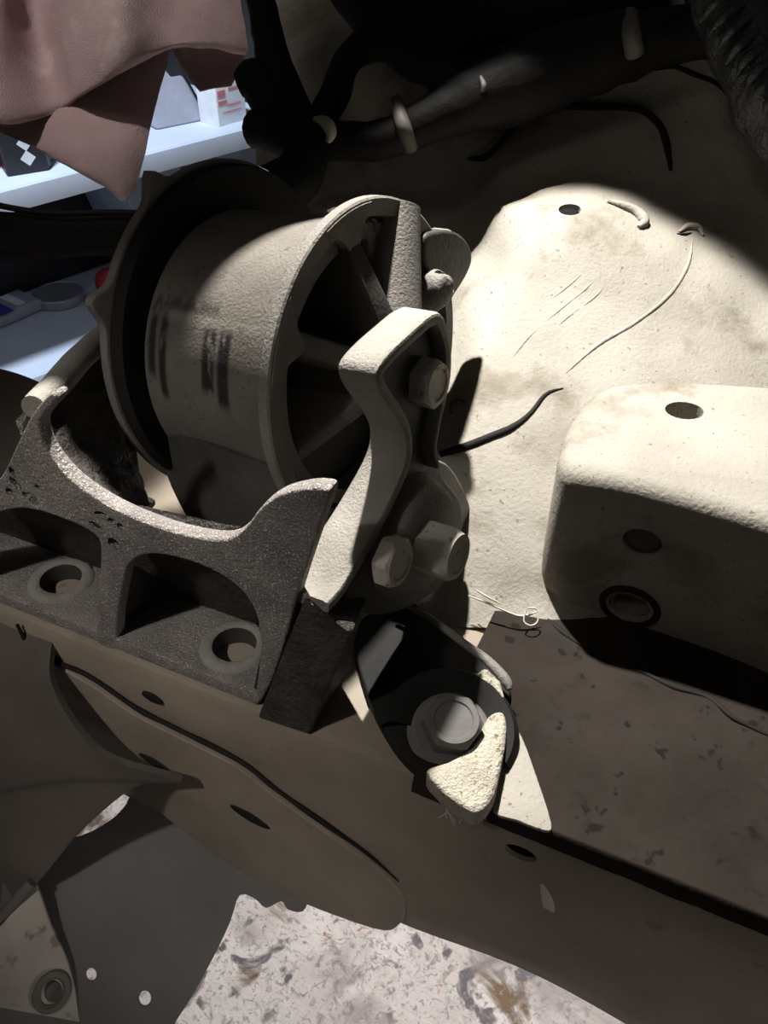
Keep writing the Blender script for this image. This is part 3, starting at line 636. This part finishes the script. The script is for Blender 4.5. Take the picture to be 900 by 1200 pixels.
for k in range(9):
    t = k / 8; u, v = 838 + 75 * t, 0 + 130 * t
    c = P(u, v, .418); 
    tube('wrap_fold', [P(u - 18 + 10 * t, v + 26, .42), P(u - 2, v + 6, .411), P(u + 22, v - 12, .412), P(u + 44, v - 18, .42)], [.0008, .0022, .0024, .001], sleeve, slv, 8, 5, .3)
# pressed beads and seams on the fender panel
def bead(name, pts, r, m): return tube(name, [P(*p) for p in pts], r, m, car, 8, 6, .15)
def fdepth(u, v):
    """depth of the fender surface at a picture point (by casting a ray)"""
    dg = bpy.context.evaluated_depsgraph_get()
    ok, loc, nrm, i = fender.ray_cast(fender.matrix_world.inverted() @ CAM, fender.matrix_world.inverted().to_3x3() @ ray(u, v).normalized())
    if not ok: return .45
    return ((fender.matrix_world @ loc) - CAM).dot(FW)
bpy.context.view_layer.update()
def on_f(pts, dd=0.0): return [(u, v, fdepth(u, v) + dd) for u, v in pts]
bead('seam_bead', on_f([(548, 186), (570, 184), (590, 165), (612, 140), (640, 127), (690, 126), (745, 128), (768, 142), (780, 165), (786, 200)]), [.0008] + [.0022] * 8 + [.001], paint_dk)
bead('seam_bead', on_f([(768, 80), (790, 78), (815, 88), (840, 98), (858, 115)]), .0014, paint_dk)
bead('dark_seam_line', on_f([(516, 533), (545, 524), (575, 512), (602, 500), (622, 484), (640, 462), (660, 455)]), [.0016, .0022, .0019, .0017, .0012, .001, .0004], rubber)
for k, pts in enumerate(([(812, 275), (806, 310), (785, 345), (745, 378), (700, 405), (660, 440)], [(712, 305), (690, 335), (650, 368), (620, 395), (600, 420)], [(722, 312), (700, 345), (665, 372), (640, 395)], [(700, 300), (672, 330), (640, 355)])):
    bead('pressed_ridge', on_f(pts, .0004), [.0003] + [.0011 if k == 0 else .0007] * (len(pts) - 2) + [.0003], paint)
bead('folded_lip', on_f([(712, 236), (730, 241), (746, 249), (755, 260), (748, 266)], -.001), [.0008, .0022, .0030, .0030, .001], paint)
bead('folded_lip', on_f([(796, 272), (806, 266), (818, 268), (824, 276)], -.0006), [.0006, .0022, .0022, .0008], paint)
bead('dark_seam_line', on_f([(793, 274), (802, 275), (810, 273)], 0), [.0004, .0010, .0004], rubber)
hp = P(668, 245, fdepth(668, 245)); 
cut(fender, [prism_cutter(hp, (.1, -.45, 1), .0058, .0050, .02, (1, 0, 0), 28)])
lathe('spot_weld', Frame(P(537, 478, fdepth(537, 478)), (P(537, 478, fdepth(537, 478)) - CAM) * -1, UP), [(.0036, 0), (.0040, .0006), (.0044, 0)], paint_dk, car, 24)
# curled paint sliver and broken tie at the fender foot
bead('torn_sealant', [(548, 698, .372), (570, 706, .370), (592, 716, .368), (612, 722, .367), (632, 716, .368)], [.0002, .0005, .0004, .0006, .0002], whitem)
bead('torn_sealant', [(556, 690, .371), (572, 700, .369), (590, 709, .368)], [.0002, .0005, .0002], whitem)
tie = bead('tie_loop', [(616, 716, .366), (614, 728, .365), (622, 733, .364), (630, 728, .365), (629, 714, .366), (618, 713, .366)], .00035, whitem)
AZ = Vector((0, 0, RZ + .0016))
bead_pts = [on_plane(u, v, AZ, zup) for u, v in ((632, 716), (655, 738), (690, 762), (720, 778), (752, 788), (790, 806), (830, 818), (860, 842), (910, 866))]
tube('dark_seam_line', bead_pts, [.0006, .0012, .0009, .0013, .0008, .0014, .0008, .0012, .0006], rubber, car, 8, 5, .4)
# chipped paint mark on the rail
plate('paint_chip', FFace.off(.0004), [(633, 1036), (640, 1040), (650, 1060), (648, 1084), (640, 1084), (636, 1060)], [], 0, .0004, .0001, whitem, car, 3)

# ------------------------------------------------------------------ black cross beam in front of the shelf
beam = empty('front_cross_beam', P(80, 290, .62), 'black plastic cross beam passing behind the mount', 'beam')
sheet('beam_cover', [[(-60, 243, .60), (40, 250, .60), (110, 248, .60), (190, 250, .60)], [(-60, 262, .585), (40, 268, .585), (110, 268, .585), (190, 268, .585)], [(-60, 290, .58), (40, 290, .58), (110, 286, .58), (190, 284, .58)], [(-60, 306, .585), (40, 305, .585), (110, 300, .585), (190, 300, .585)]], plastic, beam, 5, .02)
tube('beam_cable', [P(-40, 232, .59), P(10, 243, .588), P(60, 250, .586), P(120, 249, .586), P(180, 250, .588)], .0022, plastic, beam, 8, 4)

# ------------------------------------------------------------------ pink cloth hanging at the upper left
cl = sheet('pink_cloth', [
 [(-60, -60, .60), (-10, -60, .575), (40, -60, .604), (90, -60, .575), (140, -60, .565), (190, -60, .575), (240, -60, .585), (280, -60, .59)],
 [(-60, 0, .60), (-10, 0, .570), (40, 0, .606), (85, 0, .572), (135, 0, .545), (190, 0, .57), (240, 0, .575), (282, 0, .585)],
 [(-60, 60, .60), (-10, 60, .570), (50, 60, .606), (92, 55, .566), (140, 45, .540), (192, 36, .562), (240, 34, .57), (288, 36, .58)],
 [(-60, 105, .605), (0, 130, .580), (66, 115, .60), (104, 102, .565), (148, 78, .552), (194, 55, .562), (242, 50, .568), (291, 58, .58)],
 [(-55, 118, .608), (4, 146, .588), (70, 130, .603), (106, 106, .578), (150, 82, .568), (195, 60, .572), (240, 56, .578), (286, 66, .588)]], cloth, None, 7, .0015, True, (.0012, 60))
cp = empty('pink_shop_cloth', P(140, 60, .58), 'pink cotton shop cloth hanging in folds above the black cross beam', 'cloth')
cl.name = 'front_fold'; attach(cl, cp)
sheet('hanging_corner', [
 [(-50, 60, .615), (20, 40, .61), (90, 60, .605), (150, 60, .60), (200, 48, .60)],
 [(-50, 110, .615), (10, 110, .612), (80, 120, .600), (140, 110, .594), (198, 68, .60)],
 [(-50, 128, .618), (20, 160, .612), (90, 165, .598), (140, 160, .592), (184, 118, .60)],
 [(-40, 124, .62), (40, 172, .612), (104, 200, .600), (142, 205, .594), (172, 170, .60)],
 [(-30, 130, .62), (60, 184, .612), (122, 219, .602), (144, 236, .598), (160, 222, .602)]], cloth, cp, 7, .0015, True, (.0012, 60))
sheet('hanging_corner', [[(198, 50, .604), (240, 48, .60), (286, 56, .596)], [(206, 66, .604), (245, 72, .61), (284, 76, .60)], [(226, 94, .604), (240, 98, .612), (276, 90, .605)], [(236, 106, .606), (243, 104, .612), (270, 101, .608)]], cloth, cp, 6, .0015)

# ------------------------------------------------------------------ steel shelf rack with goods
S1, S2 = .572, .283
e1 = on_plane(0, 223, Vector((0, 0, S1)), zup); e2 = on_plane(285, 150, Vector((0, 0, S1)), zup)
sd_ = (e2 - e1).normalized(); sb = Vector((-sd_.y, sd_.x, 0)); sb = sb if sb.y > 0 else -sb
rack = empty('shelf_rack', Vector((e1.x, e1.y, 0)), 'pale blue steel shelf rack standing behind the cross beam and cloth', 'shelf')
def rp(s, o, z): return Vector((e1.x, e1.y, 0)) + sd_ * s + sb * o + zup * z
S_END = (e2 - e1).length + .10
for z in (S1, S2):
    solid('shelf_board', [rp(-.5, .0, z - .012), rp(S_END, .0, z - .012), rp(S_END, .42, z - .012), rp(-.5, .42, z - .012)], [rp(-.5, .0, z), rp(S_END, .0, z), rp(S_END, .42, z), rp(-.5, .42, z)], shelfm, rack, .002)
    solid('shelf_lip', [rp(-.5, -.006, z - .032), rp(S_END, -.006, z - .032), rp(S_END, 0, z - .032), rp(-.5, 0, z - .032)], [rp(-.5, -.006, z - .001), rp(S_END, -.006, z - .001), rp(S_END, 0, z - .001), rp(-.5, 0, z - .001)], shelfm, rack, .001)
for s in (-.5, S_END):
    for o in (0, .40):
        solid('post', [rp(s, o, 0), rp(s + .03, o, 0), rp(s + .03, o + .03, 0), rp(s, o + .03, 0)], [rp(s, o, .85), rp(s + .03, o, .85), rp(s + .03, o + .03, .85), rp(s, o + .03, .85)], shelfm, rack)
def fr_on(u, v, z, yaw=0.0):
    p = on_plane(u, v, Vector((0, 0, z)), zup); x = sd_ * math.cos(yaw) + sb * math.sin(yaw); return Frame(p, zup, x)
blk = plain('dark_bottle_plastic', (.03, .03, .035), .35); wht = plain('white_label', (.85, .85, .85)); red = plain('red_cap', (.55, .03, .06), .4); redl = plain('pale_red_print', (.75, .25, .28)); bag = plain('clear_bag_plastic', (.42, .42, .48), .3); blue = plain('violet_blue_print', (.07, .05, .38)); silver = plain('silver_tin', (.45, .45, .48), .35, .6); greyb = plain('grey_blue_card', (.20, .24, .30), .8); dkm = plain('charcoal_plastic', (.025, .027, .03), .5)
# upper shelf
k = empty('oil_carton', on_plane(30, 203, Vector((0, 0, S1)), zup), 'dark bottle carton with two white diamond marks on the upper shelf', 'carton')
f1 = fr_on(30, 198, S1, -.25); box('carton_body', f1, .062, .05, .10, blk, k, .004)
for h in (.022, .043):
    M45 = Frame(f1.M @ Vector((0.004, -.0252, h)), -f1.y, f1.x + f1.z)
    box('diamond_mark', M45, .0155, .0155, .0008, wht, k)
box('side_strip', Frame(f1.M @ Vector((.033, .005, 0.002)), f1.z, f1.x), .006, .03, .08, plain('steel_grey_strip', (.25, .3, .38)), k)
rb = empty('red_bottle', on_plane(-4, 199, Vector((0, 0, S1)), zup), 'red bottle next to the dark carton on the upper shelf', 'bottle')
lathe('bottle_body', fr_on(-24, 200, S1), [(0, 0), (.026, 0), (.028, .004), (.028, .08), (.012, .10), (.012, .115), (0, .115)], red, rb, 28)
lathe('bottle_cap', fr_on(-24, 200, S1).off(.115), [(0, 0), (.013, 0), (.013, .02), (0, .02)], wht, rb, 20)
b2 = empty('small_white_packet', on_plane(66, 184, Vector((0, 0, S1)), zup), 'small pale packet lying beside the dark carton', 'packet')
box('packet_body', fr_on(66, 182, S1, .2), .05, .03, .014, bag, b2, .004)
pg = empty('plastic_parts_bag', on_plane(215, 145, Vector((0, 0, S1)), zup), 'clear grey plastic parts bag slumped on the upper shelf', 'bag')
fb = fr_on(205, 142, S1, -.1); cn = [(-.05, -.03), (.05, -.03), (.05, .03), (-.05, .03)]
solid('bag_body', [fb.M @ Vector((x, y, 0)) for x, y in cn], [fb.M @ Vector((x * .55 - .02, y * .2 + .01, .115)) for x, y in cn], bag, pg, .008)
solid('bag_flap', [fb.M @ Vector((x * .3 + .045, y * .3, 0)) for x, y in cn], [fb.M @ Vector((x * .3 - .02, y * .3, .145)) for x, y in cn], blk, pg, .003)
wb = empty('white_carton', on_plane(262, 140, Vector((0, 0, S1)), zup), 'white carton with pale red print at the end of the upper shelf', 'carton')
f2 = fr_on(262, 141, S1, .1); box('carton_body', f2, .062, .05, .075, wht, wb, .001)
for (x, h, a, b) in ((-.02, .05, .016, .010), (-.019, .036, .018, .006), (.006, .055, .02, .003), (.006, .03, .03, .002), (.0, .02, .04, .0015)):
    box('red_print', Frame(f2.M @ Vector((x, -.0252, h)), -f2.y, f2.x), a, b, .0006, redl, wb)
# grey sleeves standing under the upper shelf
for i, (u, v) in enumerate(((178, 262), (212, 240), (250, 222), (290, 214))):
    o = empty('grey_file_sleeve', on_plane(u, v + 70, Vector((0, 0, S2)), zup), ('grey-blue card file sleeve nearest the hanging pink cloth corner', 'second grey-blue file sleeve from the pink cloth corner', 'third grey-blue file sleeve from the pink cloth corner', 'grey-blue file sleeve nearest the wiring loom')[i], 'file', 'leaning file sleeves')
    f3 = Frame(rp(.30 + i * .064, .07, S2 + .001), zup, sd_)
    c4 = [(-.026, -.02), (.026, -.02), (.026, .16), (-.026, .16)]
    solid('sleeve_body', [f3.M @ Vector((x, y, 0)) for x, y in c4], [f3.M @ Vector((x - .06, y + .01, .238)) for x, y in c4], greyb, o, .004)
# lower shelf
tn = empty('silver_tin', on_plane(70, 352, Vector((0, 0, S2)), zup), 'flat round silver tin on the lower shelf', 'tin')
lathe('tin_body', fr_on(70, 352, S2), [(0, 0), (.044, 0), (.046, .002), (.046, .016), (.044, .018), (.042, .0165), (0, .0165)], silver, tn, 40)
bk = empty('blister_pack', on_plane(10, 372, Vector((0, 0, S2)), zup), 'clear blister pack with violet-blue card and white label on the lower shelf', 'packet')
f4 = fr_on(12, 368, S2, .15); box('pack_body', f4, .10, .075, .022, bag, bk, .008)
box('blue_card', Frame(f4.M @ Vector((-.03, -.01, .0225)), zup, f4.x), .04, .055, .001, blue, bk); box('white_label', Frame(f4.M @ Vector((.012, .0, .0225)), zup, f4.x), .018, .055, .001, wht, bk)
rc = empty('red_topped_can', on_plane(140, 340, Vector((0, 0, S2)), zup), 'red rounded cap container on the lower shelf beside the mount', 'can')
lathe('cap_body', fr_on(133, 346, S2), [(0, 0), (.022, 0), (.026, .006), (.028, .03), (.024, .042), (.012, .05), (0, .052)], red, rc, 32)
dk = empty('charcoal_tool_case', on_plane(80, 318, Vector((0, 0, S2)), zup), 'charcoal plastic tool case at the back of the lower shelf', 'case')
f5 = fr_on(60, 322, S2, .05); box('case_body', f5, .24, .08, .15, dkm, dk, .01); box('case_lid', f5.off(.15), .23, .075, .012, dkm, dk, .005)
